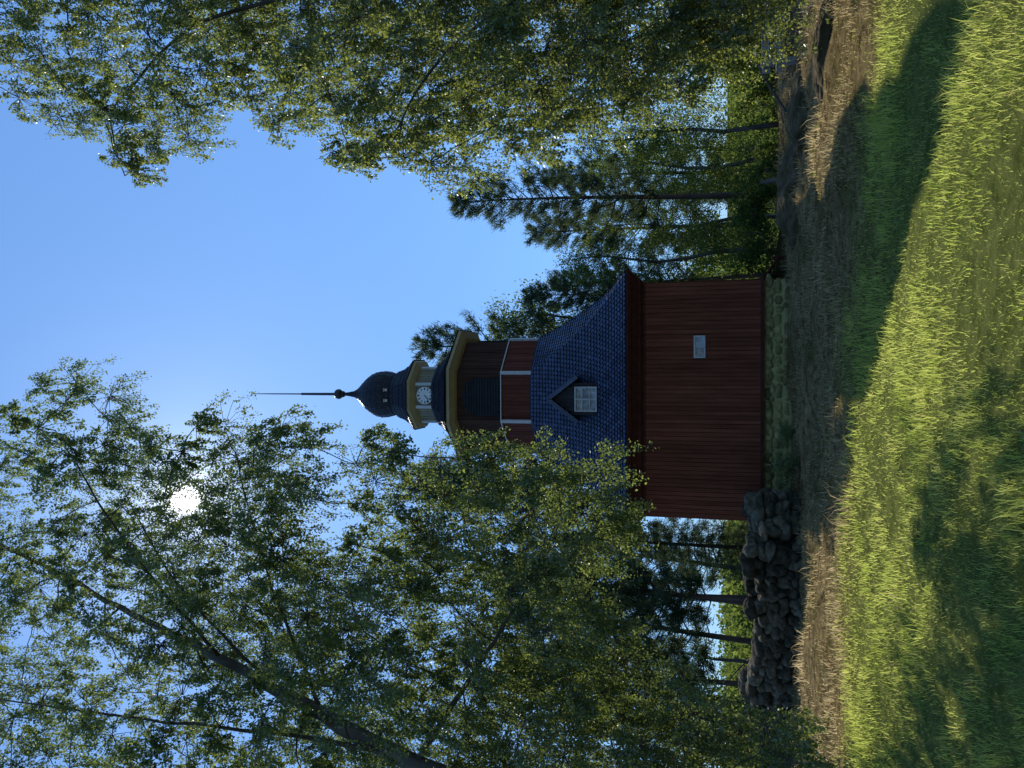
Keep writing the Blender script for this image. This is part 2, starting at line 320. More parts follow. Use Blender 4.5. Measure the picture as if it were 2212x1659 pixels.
def rough_sq(a, z): 
    pts = []
    for s_ in range(4):
        for q in range(14):
            t = -a + 2 * a * q / 14; pts.append(Matrix.Rotation(s_ * math.pi / 2, 3, 'Z') @ Vector((t, -a + random.uniform(-.02, .02), z + random.uniform(-.02, .02) * (z < .6))))
    return pts
m.rings([rough_sq(3.68, -0.9), rough_sq(3.62, -.1), rough_sq(3.57, .3), rough_sq(3.54, .66)])
m.cur = 1
for s_ in range(4):                                        # rubble stones set in the mortar
    rot = Matrix.Rotation(s_ * math.pi / 2, 3, 'Z'); z = -.25
    while z < .6:
        hh = random.uniform(.16, .26); x = -3.6
        while x < 3.55:
            wd = random.uniform(.18, .5); zc = min(z + hh / 2 + random.uniform(-.04, .04), .62 - hh * .45)
            off = random.random() * 50; base = 3.51 + .1 * (.66 - zc) * .6
            vs = []
            for v in I2[0]:
                k = 1 + .3 * noise.noise(Vector(v) * 1.6 + Vector((off, 0, 0)))
                vv = [math.copysign(abs(c) ** .75, c) * k for c in v]
                vs.append(rot @ Vector((x + wd / 2 + vv[0] * wd * .45, -base - .02 + vv[1] * .085, zc + vv[2] * hh * .44)))
            m.mesh(vs, I2[1].tolist()); x += wd
        z += hh
m.build('foundation', ['mortar', 'fstone'], tw, S, True)
HW = 3.58; m = MB(); wx, wz, ww, wh = 1.62, 2.5, .34, .17
m.rings([[Vector((x * (HW - .03), y * (HW - .03), z)) for x, y in ((1, -1), (1, 1), (-1, 1), (-1, -1))] for z in (.70, 4.5)])
cs = [(-HW, -HW), (HW, -HW), (HW, HW), (-HW, HW)]
for i in range(4):
    boards(m, cs[i], cs[(i + 1) % 4], .71, 4.4, .13, .03, 0.0, (wx + HW, ww, wz - wh, wz + wh) if i == 0 else None)
m.build('wall', 'red', tw, S)
m = MB()
for i in range(4):
    a, b = cs[i], cs[(i + 1) % 4]; c = ((a[0] + b[0]) / 2 * 1.012, (a[1] + b[1]) / 2 * 1.012)
    rz = math.atan2(b[1] - a[1], b[0] - a[0]); n = Vector((math.sin(rz), -math.cos(rz), 0))
    m.box((c[0] + n.x * .03, c[1] + n.y * .03, .69), (2 * HW + (.22 if i % 2 == 0 else .05), .1, .1), rz)
m.build('sill_board', 'darkred', tw, S)
m = MB(); m.box((HW + .36, -.4, .45), (.85, 6.3, .05), 0, R(33)); m.box((HW + .7, -3.0, .1), (.1, .1, .55)); m.box((HW + .7, 2.2, .1), (.1, .1, .55)); m.build('sloping_apron', 'darkred', tw, S)
m = MB()
sq = lambda a, z: oct8(a, z, a - .001)
m.rings([sq(3.63, 4.12), sq(3.63, 4.18), sq(3.72, 4.26), sq(3.74, 4.32), sq(3.88, 4.5), sq(3.93, 4.53), sq(3.96, 4.6), sq(3.99, 4.6), sq(3.99, 4.66)]); m.build('eave_cornice', 'darkred', tw, S)
m = MB(); m.box((-3.79, -4.0, 4.645), (.44, .03, .055)); m.box((-4.01, -3.6, 4.645), (.03, .83, .055)); m.build('eave_end_strip', 'clockwhite', tw, S)  # white strip along the left end of the eave edge
def window(parent_name, parent, cx, y, cz, hw, hh, cols, rows, fr=.045, panen='pane'):
    f = MB()
    for sgn in (-1, 1):
        f.box((cx + sgn * (hw - fr / 2), y, cz), (fr, .09, 2 * hh)); f.box((cx, y + .001, cz + sgn * (hh - fr / 2)), (2 * hw - 2 * fr - .002, .088, fr))
    for i in range(1, cols): f.box((cx - hw + 2 * hw * i / cols, y + .012, cz), (.05 if cols == 2 or i == cols // 2 else .028, .06, 2 * hh - 2 * fr - .002))
    for i in range(1, rows): f.box((cx, y + .02, cz - hh + 2 * hh * i / rows), (2 * hw - 2 * fr - .004, .04, .03))
    fo = f.build(parent_name, 'white', parent, S)
    p = MB()
    for i in range(cols):
        for j in range(rows):
            w_, h_ = 2 * hw / cols, 2 * hh / rows
            p.box((cx - hw + w_ * (i + .5), y + .035 + random.uniform(0, .004), cz - hh + h_ * (j + .5)), (w_ - .01, .006, h_ - .01), rx=random.uniform(-.03, .03))
    return fo, p
fo, p = window('window', tw, wx, -HW - .02, wz, ww, wh, 2, 1); p.build('pane', 'glass', fo, S)
def skirt(s):
    a = 3.99 + (2.02 - 3.99) * s; c = (2.02 - 2.02 * T8) * s
    return oct8(a, 4.665 + 3.53 * (.55 * s + .45 * s * s), a - c - .0005)
rr = [skirt(i / 12) for i in range(13)]
m = MB(); m.rings(rr); scales(m, rr, .145, .125, .034); m.build('skirt_roof', ['shinglebed', 'shingle'], tw, S)
dy = -3.27; m = MB()
pr = [(-.52, 5.55), (.52, 5.55), (.52, 6.42), (0, 7.15), (-.52, 6.42)]
def prism(mb, pr, y0, y1):
    n = len(pr); V = [(x, y0, z) for x, z in pr] + [(x, y1, z) for x, z in pr]
    mb.mesh(V, [list(range(n)), list(range(2 * n - 1, n - 1, -1))] + [(i, i + n, (i + 1) % n + n, (i + 1) % n) for i in range(n)])
prism(m, pr, dy + .06, -2.1)
for i in range(8):
    x = -.52 + 1.04 * (i + .5) / 8
    if abs(x) > .40: m.box((x, dy + .045, 6.0), (.122, .03, .86))
    m.box((x, dy + .045, 6.43 + (0.73 - abs(x) * 1.4) / 2), (.122, .03, max(.05, .70 - abs(x) * 1.4)))
m.box((0, dy + .045, 5.63), (1.04, .035, .12))
dm = m.build('dormer', 'darkwood', tw, S)
m = MB()
for sx in (-1, 1):
    th = math.atan2(7.25 - 6.3, .72)
    m.box((sx * .36, (dy - .1 - 2.1) / 2, 6.82), (1.17, abs(-2.1 - (dy - .1)), .06), 0, sx * th)
    m.box((sx * .36, dy - .11, 6.79), (1.19, .04, .13), 0, sx * th)
m.build('dormer_roof', 'shingle', dm, S)
fo, p = window('dormer_window', dm, 0, dy + .02, 6.05, .40, .36, 2, 3)
p.build('dormer_pane', 'glass', dm, S)
def octboards(mb, a, z0, z1, wd):
    r = oct8(a, 0)
    for k in range(8):
        p, q = r[(k + 1) % 8], r[k]
        boards(mb, (q.x, q.y), (p.x, p.y), z0, z1, wd, .025)
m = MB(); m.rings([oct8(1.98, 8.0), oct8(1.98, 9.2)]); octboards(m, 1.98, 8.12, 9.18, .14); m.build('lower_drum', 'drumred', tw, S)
m = MB(); m.rings([oct8(1.99, 9.21), oct8(2.05, 9.21), oct8(2.05, 9.245), oct8(1.9, 9.28)]); m.build('drum_ledge', 'white', tw, S)
for r_, z0, z1, wd in ((2.02, 8.14, 9.21, .11), (1.01, 12.05, 12.8, .1)):
    for q in oct8(r_, 0):
        m = MB(); m.box((q.x, q.y, (z0 + z1) / 2), (.07, wd, z1 - z0), math.atan2(q.y, q.x)); m.build('corner_board', 'white', tw, S)
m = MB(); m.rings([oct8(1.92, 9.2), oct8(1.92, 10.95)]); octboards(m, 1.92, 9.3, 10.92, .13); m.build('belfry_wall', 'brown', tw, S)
for k in range(4):
    m = MB(); a = k * math.pi / 2; pr = [(-.66, 9.3), (.66, 9.3), (.66, 10.18), (.52, 10.44), (.29, 10.6), (0, 10.66), (-.29, 10.6), (-.52, 10.44), (-.66, 10.18)]
    prism(m, pr, -1.985, -1.9)
    for i in range(13):
        z = 9.36 + i * .1; hwid = .63 if z < 10.15 else max(.1, .63 * math.sqrt(max(0, 1 - ((z - 10.13) / .52) ** 2)))
        m.box((0, -1.992, z), (2 * hwid - .02, .02, .08), 0, 0, R(-10))
    m.v = [tuple(Matrix.Rotation(a, 3, 'Z') @ Vector(q)) for q in m.v]; m.build('sound_shutter', 'grey', tw, S)
m = MB(); m.rings([oct8(1.95, 10.86), oct8(2.1, 10.89), oct8(2.3, 10.99), oct8(2.35, 11.01), oct8(2.37, 11.11)]); m.build('belfry_cornice', 'ochre', tw, S)
rr = [oct8(2.4, 11.12), oct8(1.95, 11.33), oct8(1.5, 11.64), oct8(1.22, 11.92), oct8(1.04, 12.2)]
m = MB(); m.rings(rr); scales(m, rr, .16, .13, .022); m.build('belfry_roof', ['shinglebed', 'darkshingle'], tw, S)
m = MB(); m.rings([oct8(.97, 11.9), oct8(.97, 12.9)]); octboards(m, .97, 12.05, 12.8, .13); m.build('lantern_wall', 'cream', tw, S)
m = MB(); m.rings([oct8(1.0, 12.80), oct8(1.1, 12.85), oct8(1.25, 12.96), oct8(1.29, 13.05)]); m.build('lantern_cornice', 'ochre', tw, S)
rr = [oct8(1.33, 13.06), oct8(1.12, 13.25), oct8(.95, 13.5), oct8(.84, 13.85)]
m = MB(); m.rings(rr); scales(m, rr, .14, .12, .018); m.build('lantern_roof', ['shinglebed', 'darkshingle'], tw, S)
ROM = ['XII', 'I', 'II', 'III', 'IV', 'V', 'VI', 'VII', 'VIII', 'IX', 'X', 'XI']
for k in range(4):
    rot = Matrix.Rotation(k * math.pi / 2, 3, 'Z'); cz = 12.44; cr = .32; y0 = -1.0
    def put(mb): mb.v = [tuple(rot @ Vector(q)) for q in mb.v]; return mb
    m = MB(); n = 40
    m.rings([[Vector((cr * rr_ * math.cos(t * 2 * math.pi / n), y, cz + cr * rr_ * math.sin(t * 2 * math.pi / n))) for t in range(n)] for rr_, y in ((1, y0), (1, y0 - .045), (.96, y0 - .05))])
    cf = put(m).build('clock_face', 'clockwhite', tw, S)
    m = MB()
    for h in range(12):
        a = h * math.pi / 6; wds = {'I': .4, 'V': .9, 'X': .9}; tot = sum(wds[c] for c in ROM[h]) * .042; x = -tot / 2
        def st(xa, za, xb, zb, t=.014):
            L = math.hypot(xb - xa, zb - za); th = math.atan2(zb - za, xb - xa)
            mx_, mz_ = (xa + xb) / 2, .245 + (za + zb) / 2
            X_ = mx_ * math.cos(a) + mz_ * math.sin(a); Z_ = -mx_ * math.sin(a) + mz_ * math.cos(a)
            m.box((X_, y0 - .054, cz + Z_), (L, .006, t), 0, -(th - a))
        for c in ROM[h]:
            wv = wds[c] * .042; cxx = x + wv / 2; H = .04
            if c == 'I': st(cxx, -H, cxx, H)
            if c == 'V': st(cxx - wv * .4, H, cxx, -H); st(cxx + wv * .4, H, cxx, -H, .009)
            if c == 'X': st(cxx - wv * .4, H, cxx + wv * .4, -H); st(cxx + wv * .4, H, cxx - wv * .4, -H, .009)
            x += wv
    put(m).build('numerals', 'black', cf, S)
    for nm, a, L, t in (('hour_hand', R(7.6 * 30), .15, .028), ('minute_hand', R(38 * 6), .24, .018)):
        m = MB(); m.box((math.sin(a) * L * .42, y0 - (.062 if nm[0] == 'h' else .07), cz + math.cos(a) * L * .42), (L, .006, t), 0, -(math.pi / 2 - a)); put(m).build(nm, 'black', cf, S)
prof = [(.82, 13.8), (.80, 13.93), (.82, 14.08), (.87, 14.25), (.90, 14.45), (.88, 14.68), (.80, 14.92), (.68, 15.12), (.53, 15.30), (.36, 15.47), (.22, 15.64), (.125, 15.82), (.075, 16.1), (.055, 16.4)]
rr = [circ(a, z, 16) for a, z in prof]
m = MB(); m.rings(rr); scales(m, rr[:11], .13, .11, .014); m.build('onion_dome', ['shinglebed', 'darkshingle'], tw, S)
for sx in (-1, 1):
    m = MB(); m.box((sx * .2, -.85, 14.08), (.09, .06, .1)); m.box((sx * .2, -.87, 14.145), (.13, .1, .02)); m.build('dome_vent', 'white', tw, S)
m = MB(); m.rings([circ(.2 * math.sin(t) + .004, 16.5 - .18 * math.cos(t), 14) for t in np.linspace(0, math.pi, 9)]); m.rings([circ(.11, 16.26, 12), circ(.13, 16.3, 12), circ(.08, 16.36, 12)]); m.build('finial_ball', 'iron', tw, S, True)
m = MB(); m.tube([(0, 0, 16.3), (0, 0, 17.4), (0, 0, 18.15)], [.06, .055, .05], 8); m.build('spire', 'iron', tw, S)
m = MB(); m.tube([(0, 0, 18.1), (0, 0, 19.5), (0, 0, 20.45)], [.028, .024, .014], 6); m.build('lightning_rod', 'iron', tw, S)

def stone_wall():
    path = [Vector((-3.15, 19.0)), Vector((-2.85, 18.0)), Vector((-2.72, 17.1)), Vector((-3.2, 16.75)), Vector((-4.6, 17.1)), Vector((-6.2, 18.0)), Vector((-7.7, 18.7)), Vector((-9.4, 19.2))]
    cum = [0]
    for a, b in zip(path, path[1:]): cum.append(cum[-1] + (b - a).length)
    VV, FF = [], []; n0 = 0
    def at(d):
        i = max(q for q in range(len(cum) - 1) if cum[q] <= d); t = (d - cum[i]) / (cum[i + 1] - cum[i]); return path[i].lerp(path[i + 1], t), (path[i + 1] - path[i]).normalized()
    for row in (-.2, .2):
        z = -.1
        while z < 1.2:
            d = random.uniform(0, .2)
            hh = random.uniform(.14, .25)
            while d < cum[-1] - .05:
                wd = random.choice([random.uniform(.14, .25), random.uniform(.2, .42)]); p, t = at(min(d + wd / 2, cum[-1] - .01))
                top = .96 - .2 * min(1, max(0, (d - 3) / 6)) + .07 * math.sin(d * 2.3) + .06 * math.sin(d * 5.1)
                if z + hh * .6 < top:
                    nrm = Vector((-t.y, t.x)); q = p + nrm * row * (1.15 - .3 * z)
                    v = I3[0].copy(); v = np.sign(v) * np.abs(v) ** random.uniform(.66, .95)
                    off = random.random() * 99
                    dsp = np.array([noise.noise(Vector(k) * 1.4 + Vector((off, 0, 0))) + .3 * noise.noise(Vector(k) * 4 + Vector((off, 5, 0))) for k in I3[0]]); v = v * (1 + .32 * dsp[:, None])
                    v *= np.array([wd * .56, .25 * random.uniform(.85, 1.2), hh * .6 * random.uniform(.85, 1.4)])
                    rz = math.atan2(t.y, t.x) + random.uniform(-.2, .2); ry = random.uniform(-.4, .4)
                    mm = np.array((Matrix.Rotation(rz, 3, 'Z') @ Matrix.Rotation(ry, 3, 'Y'))); v = v @ mm.T
                    v += np.array([q.x, q.y, gz(q.x, q.y) + z + hh / 2 + random.uniform(-.07, .07)])
                    VV.append(v); FF.append(I3[1] + n0); n0 += len(v)
                d += wd * .95
            z += hh * .84
    me = np_mesh('stone_wall', np.concatenate(VV), np.concatenate(FF), 'stone'); me.polygons.foreach_set('use_smooth', np.ones(len(me.polygons), bool))
    prop(link('stone_wall', me), 'dry stone wall of rounded grey boulders curving in front of the tower', 'stone wall')
stone_wall()
def boulder(x, y, sx, sy, sz, rz, label, seed):
    v = I4[0].copy(); o = Vector((seed * 7.7, 0, 0))
    d = np.array([noise.fractal(Vector(k) * 1.5 + o, .95, 2, 8) for k in I4[0]]); v = v * (1 + .22 * np.clip(d, -1, .8)[:, None])
    v *= np.array([sx, sy, sz]); v = v @ np.array(Matrix.Rotation(rz, 3, 'Z')).T; v += np.array([x, y, gz(x, y) - sz * .38])
    me = np_mesh('boulder', v, I4[1], 'rock'); me.polygons.foreach_set('use_smooth', np.ones(len(me.polygons), bool))
    prop(link('boulder', me), label, 'rock')
boulder(4.0, 17.6, 1.15, .7, .5, -.1, 'broad mossy rock beside the right corner of the tower', 1)
boulder(5.3, 16.0, .95, .5, .3, -.3, 'low flat bedrock hump in the straw below the pine', 2)
boulder(5.2, 13.0, .9, .45, .26, -.2, 'dark mossy rock lying nearest the meadow on the right', 3)

# ------------------------------------------------------------------ foliage helpers
def nrmz(a): return a / (np.linalg.norm(a, axis=-1, keepdims=True) + 1e-9)
def leaves(r, pos, size, ratio=.74, hang=.7):
    n = len(pos); d = nrmz(r.normal(size=(n, 3)) * .7 + np.array([0, 0, -hang])); nn = nrmz(r.normal(size=(n, 3)))
    s = nrmz(np.cross(d, nn)); L = (size * (.55 + .8 * r.random(n)))[:, None]; W = L * ratio / 2
    V = np.stack([pos, pos + d * L * .45 + s * W, pos + d * L, pos + d * L * .45 - s * W], 1).reshape(-1, 3)
    return V, np.arange(4 * n).reshape(-1, 4)
def vtubes(A, B, ra, rb):
    t = nrmz(B - A); a = nrmz(np.cross(t, np.array([.31, .94, .1]))); b = np.cross(t, a); vs = []
    for Q, rad in ((A, ra), (B, rb)):
        for k in range(3): vs.append(Q + (a * math.cos(k * 2.0944) + b * math.sin(k * 2.0944)) * rad)
    n = len(A); V = np.stack(vs, 1).reshape(-1, 3); i = np.arange(n)[:, None] * 6
    F = np.concatenate([i + np.array([[k, (k + 1) % 3, (k + 1) % 3 + 3, k + 3]]) for k in range(3)], 0); return V, F
def catm(parts):
    V, F, n = [], [], 0
    for v, f in parts: V.append(v); F.append(f + n); n += len(v)
    return np.concatenate(V), np.concatenate(F)
def grow(r, skel, skr, blobs, rmin=.006, rk=.5):
    """connect crown clumps to the trunk, nearest first; returns a branch builder"""
    pos = [np.array(p) for p in skel]; rad = list(skr); path = [0.0] * len(pos); mb = MB(); rem = list(range(len(blobs)))
    best = {}
    for i in rem:
        dd = [np.linalg.norm(blobs[i] - p) * (1.5 if p[2] > blobs[i][2] + .3 else 1) for p in pos]; j = int(np.argmin(dd)); best[i] = (dd[j], j)
    while rem:
        i = min(rem, key=lambda q: best[q][0]); rem.remove(i); c, j = best[i]
        a, b = pos[j], blobs[i]; L = np.linalg.norm(b - a); r0 = max(rmin * 1.6, min(rad[j] * rk if j < len(skel) else rad[j] * .8, .011 * L + .012)); r1 = max(rmin, r0 * .55)
        mid = (a + b) / 2 + np.array([0, 0, .1 * L]) + r.normal(size=3) * .05 * L
        pts = []
        for t in np.linspace(0, 1, 6): pts.append((1 - t) ** 2 * a + 2 * t * (1 - t) * mid + t * t * b + (r.normal(size=3) * .015 * L if 0 < t < 1 else 0))
        mb.tube(pts, list(np.linspace(r0, r1, 6)), 5)
        pos.append(b); rad.append(r1); pl = (path[j] + L); path.append(pl); k = len(pos) - 1
        for q in rem:
            d = np.linalg.norm(blobs[q] - b) + .3 * pl
            if d < best[q][0]: best[q] = (d, k)
    return mb
def sprays(r, cen, rad, ns, nl, lsize, jit=.12, droop=.35, flat=.85, cull=None, tw=1.0):
    n = len(cen); idx = np.repeat(np.arange(n), ns); c = cen[idx]; rr_ = rad[idx][:, None]
    d = nrmz(r.normal(size=c.shape)); q = c + d * rr_ * (r.random((len(c), 1)) ** .5) * np.array([1, 1, flat])
    e = q + d * rr_ * .3 * np.array([1, 1, .4]) + np.array([0, 0, -1]) * rr_ * droop * (.4 + 1.2 * r.random((len(c), 1)))
    tw1 = vtubes(c + (q - c) * .1, q, .006 * tw, .0035 * tw); tw2 = vtubes(q, e, .0035 * tw, .0018 * tw)
    k = np.repeat(np.arange(len(c)), nl); t = r.random((len(k), 1)) ** .8
    pos = q[k] + (e[k] - q[k]) * t + r.normal(size=(len(k), 3)) * jit * rr_[k]
    if cull is not None: pos = pos[cull(pos)]
    return catm([tw1, tw2]), leaves(r, pos, lsize)
def inpoly(x, y, poly):
    x = np.asarray(x); y = np.asarray(y); ins = np.zeros(x.shape, bool); n = len(poly)
    for i in range(n):
        x1, y1 = poly[i]; x2, y2 = poly[(i + 1) % n]
        if y1 == y2: continue
        cnd = ((y1 > y) != (y2 > y)) & (x < (x2 - x1) * (y - y1) / (y2 - y1) + x1); ins ^= cnd
    return ins
def poisson(r, poly, rad, tries=9000):
    px = [p[0] for p in poly]; py = [p[1] for p in poly]; out_ = []
    for _ in range(tries):
        x = r.uniform(min(px), max(px)); y = r.uniform(min(py), max(py))
        if not inpoly(x, y, poly): continue
        if all((x - a) ** 2 + (y - b) ** 2 > rad * rad for a, b in out_): out_.append((x, y))
    return np.array(out_)
def suncull(pos):
    d = nrmz(pos - EYE); return ((d @ SUN) < math.cos(R(0.95))) | (rng.random(len(pos)) < .15)
def big_tree(seed, label, poly, spacing, Yc, Ys, trunk, trad, limbs, ns, nl, lsize, leafm, rpx, barkm='bark', cull=None, droop=.5, poly2=None, jit=.12):
    r = np.random.default_rng(seed)
    pts = poisson(r, poly, spacing)
    Yv = Yc + Ys * r.uniform(-1, 1, len(pts))
    if poly2:                                              # a second, deeper layer where the crown is thickest
        p2 = poisson(r, poly2, spacing * 1.1); pts = np.concatenate([pts, p2]); Yv = np.concatenate([Yv, Yc + 1.9 + Ys * .6 * r.uniform(-1, 1, len(p2))])
    cen = PN(pts[:, 0], pts[:, 1], Yv)
    cen[:, 2] = np.maximum(cen[:, 2], .5)
    rad = rpx / F_PX * Yv * r.uniform(.7, 1.35, len(pts))
    tp = [P(*q) for q in trunk]; base = tp[0].copy(); base[2] = gz(base[0], base[1]) - .1; tp[0] = base
    root = empty('birch_tree', (base[0], base[1], gz(base[0], base[1])), 0, label, 'tree')
    off = np.array(root.location)
    mb = MB()
    def dens(pp, rr_):
        pp = [Vector(p) for p in pp]; o, q = [], []
        for i in range(len(pp) - 1):
            p0, p1, p2, p3 = pp[max(i - 1, 0)], pp[i], pp[i + 1], pp[min(i + 2, len(pp) - 1)]
            for t in np.linspace(0, 1, 5)[:-1]:
                o.append(.5 * ((2 * p1) + (p2 - p0) * t + (2 * p0 - 5 * p1 + 4 * p2 - p3) * t * t + (3 * p1 - p0 - 3 * p2 + p3) * t ** 3) + Vector(r.normal(size=3) * .01)); q.append((rr_[i] + (rr_[i + 1] - rr_[i]) * t) * r.uniform(.93, 1.07))
        o.append(pp[-1]); q.append(rr_[-1]); return o, q
    o, q = dens(tp, trad); mb.tube(o, q, 12)
    sk = [np.array(p) for p in o]; skr = list(q)
    bm_ = MB()
    for lp, lr in limbs:
        o2, q2 = dens([P(*k) for k in lp], lr); bm_.tube(o2, q2, 8); sk += [np.array(p) for p in o2[1:]]; skr += list(q2[1:])
    mb.v = [tuple(np.array(v) - off) for v in mb.v]; mb.build('trunk', barkm, root, smooth=True)
    gb = grow(r, sk, skr, list(cen)); bm_.mesh(gb.v, gb.f)
    bm_.v = [tuple(np.array(v) - off) for v in bm_.v]; bm_.build('branches', 'twig', root, smooth=True)
    (tv, tf), (lv, lf) = sprays(r, cen, rad, ns, nl, lsize, cull=cull, droop=droop, jit=jit)
    link('twigs', np_mesh('twigs', tv - off, tf, 'twig'), root)
    link('crown', np_mesh('crown', lv - off, lf, leafm), root)
polyL = [(-250, 930), (0, 890), (60, 840), (180, 825), (265, 845), (310, 960), (345, 960), (390, 905), (450, 900), (540, 915), (640, 920), (680, 945), (670, 1010), (690, 1080), (660, 1150), (720, 1210), (790, 1130), (730, 1010), (740, 975), (800, 950), (870, 950), (920, 1000), (980, 975), (1120, 975), (1180, 1020), (1250, 985), (1310, 1010), (1355, 1085), (1330, 1160), (1240, 1230), (1310, 1340), (1380, 1450), (1500, 1510), (1630, 1545), (1730, 1600), (1730, 1700), (1500, 1840), (900, 1880), (-250, 1750)]
polyL2 = [(200, 1000), (330, 1020), (480, 1000), (620, 1030), (600, 1200), (760, 1300), (900, 1120), (1050, 1150), (1150, 1250), (1250, 1350), (1330, 1480), (1480, 1560), (1600, 1620), (1500, 1780), (800, 1780), (500, 1450), (250, 1250)]
big_tree(11, 'leaning birch with a thick dark trunk at the left, the sun shining through its crown', polyL, 50, 10.3, 1.6,
         [(1800, 1900, 10), (1300, 1770, 10), (1000, 1690, 10), (850, 1625, 10), (700, 1545, 10.1), (600, 1490, 10.2), (480, 1425, 10.3), (370, 1368, 10.4), (260, 1312, 10.4), (130, 1240, 10.4), (-50, 1150, 10.4), (-200, 1080, 10.4)],
         [.21, .17, .14, .125, .105, .09, .072, .058, .044, .03, .02, .01],
         [([(900, 1650, 10), (1000, 1490, 10), (1090, 1350, 10.2), (1160, 1230, 10.4), (1210, 1110, 10.6)], [.05, .036, .025, .016, .008]),
          ([(700, 1545, 10.1), (640, 1400, 10.5), (590, 1270, 10.8), (540, 1110, 11), (510, 980, 11)], [.035, .026, .02, .013, .008]),
          ([(480, 1425, 10.3), (330, 1250, 9.8), (210, 1080, 9.6), (120, 930, 9.5)], [.03, .02, .014, .008]),
          ([(600, 1490, 10.2), (440, 1330, 10.9), (330, 1180, 11.3), (240, 1000, 11.5)], [.03, .022, .015, .008]),
          ([(850, 1625, 10), (640, 1590, 9.5), (420, 1565, 9.3), (200, 1540, 9.2), (0, 1510, 9.2)], [.038, .028, .021, .015, .01])],
         20, 54, .04, 'leaf', 56, cull=suncull, droop=.8, poly2=polyL2, jit=.09)
polyR = [(-250, -250), (-250, 250), (0, 160), (30, 235), (90, 190), (140, 290), (165, 310), (200, 265), (250, 345), (300, 415), (340, 375), (330, 310), (425, 290), (440, 230), (470, 210), (560, 260), (590, 315), (640, 270), (690, 280), (725, 345), (780, 345), (860, 315), (885, 375), (950, 380), (1000, 345), (1040, 300), (1120, 320), (1250, 275), (1330, 280), (1420, 235), (1490, 190), (1550, 130), (1620, 80), (1640, 0), (1600, -250), (900, -420)]
polyR2 = [(350, -150), (420, 120), (700, 200), (950, 260), (1200, 250), (1400, 190), (1530, 110), (1620, 40), (1640, -150)]
big_tree(23, 'dense birch with drooping leafy branches filling the right edge', polyR, 49, 10.8, 1.6,
         [(1790, -70, 11.5), (1500, -60, 11.4), (1200, -50, 11.3), (900, -40, 11.2), (600, -25, 11.1), (300, -20, 11), (0, -30, 11), (-250, -20, 11)],
         [.22, .19, .17, .15, .12, .09, .06, .02],
         [([(700, -30, 11.1), (430, 50, 10.8), (300, 170, 10.6), (240, 260, 10.5), (270, 380, 10.4)], [.038, .028, .02, .013, .008]),
          ([(1200, -50, 11.3), (1000, 80, 10.6), (880, 230, 10.2), (860, 340, 10)], [.036, .026, .016, .008]),
          ([(900, -40, 11.2), (700, 90, 11.5), (620, 200, 11.8), (600, 300, 12)], [.034, .024, .014, .008])],
         23, 52, .044, 'leafr', 54, droop=.95, poly2=polyR2, jit=.08)

# ------------------------------------------------------------------ background trees (a few grown forms, each tree placed as its own thing)
def form_broad(seed, h, cw, lo=.25, nb=50, ns=10, nl=26, ls=.08):
    r = np.random.default_rng(seed); tp = [np.array([.02 * h * math.sin(i * 1.3 + seed), .015 * h * math.cos(i * 1.7), h * i / 7 * .95]) for i in range(8)]; tp[0][:2] = 0
    tr = [.012 * h * (1 - i / 7.6) + .012 for i in range(8)]; mb = MB(); mb.tube(tp, tr, 8)
    cen = []
    while len(cen) < nb:
        z = r.uniform(lo, 1.0); wv = cw * math.sin(math.pi * min(1, ((z - lo) / (1 - lo)) ** .75 * .9 + .08)) ** .8
        a = r.uniform(0, 6.28); q = wv * r.random() ** .5; cen.append([q * math.cos(a), q * math.sin(a), z * h])
    cen = np.array(cen); gb = grow(r, tp, tr, list(cen)); rad = r.uniform(.06, .1, nb) * h
    (tv, tf), (lv, lf) = sprays(r, cen, rad, ns, nl, ls, jit=.16)
    t = mb.build('trunk', 'bark', None, smooth=True); b = gb.build('branches', 'twig', None, smooth=True)
    c = link('crown', np_mesh('crown', lv, lf, 'leafbg')); return finish_form([t, b, c])
def finish_form(objs):
    ms = [(o.name.split('.')[0], o.data) for o in objs]
    for o in objs: bpy.data.objects.remove(o)
    return ms
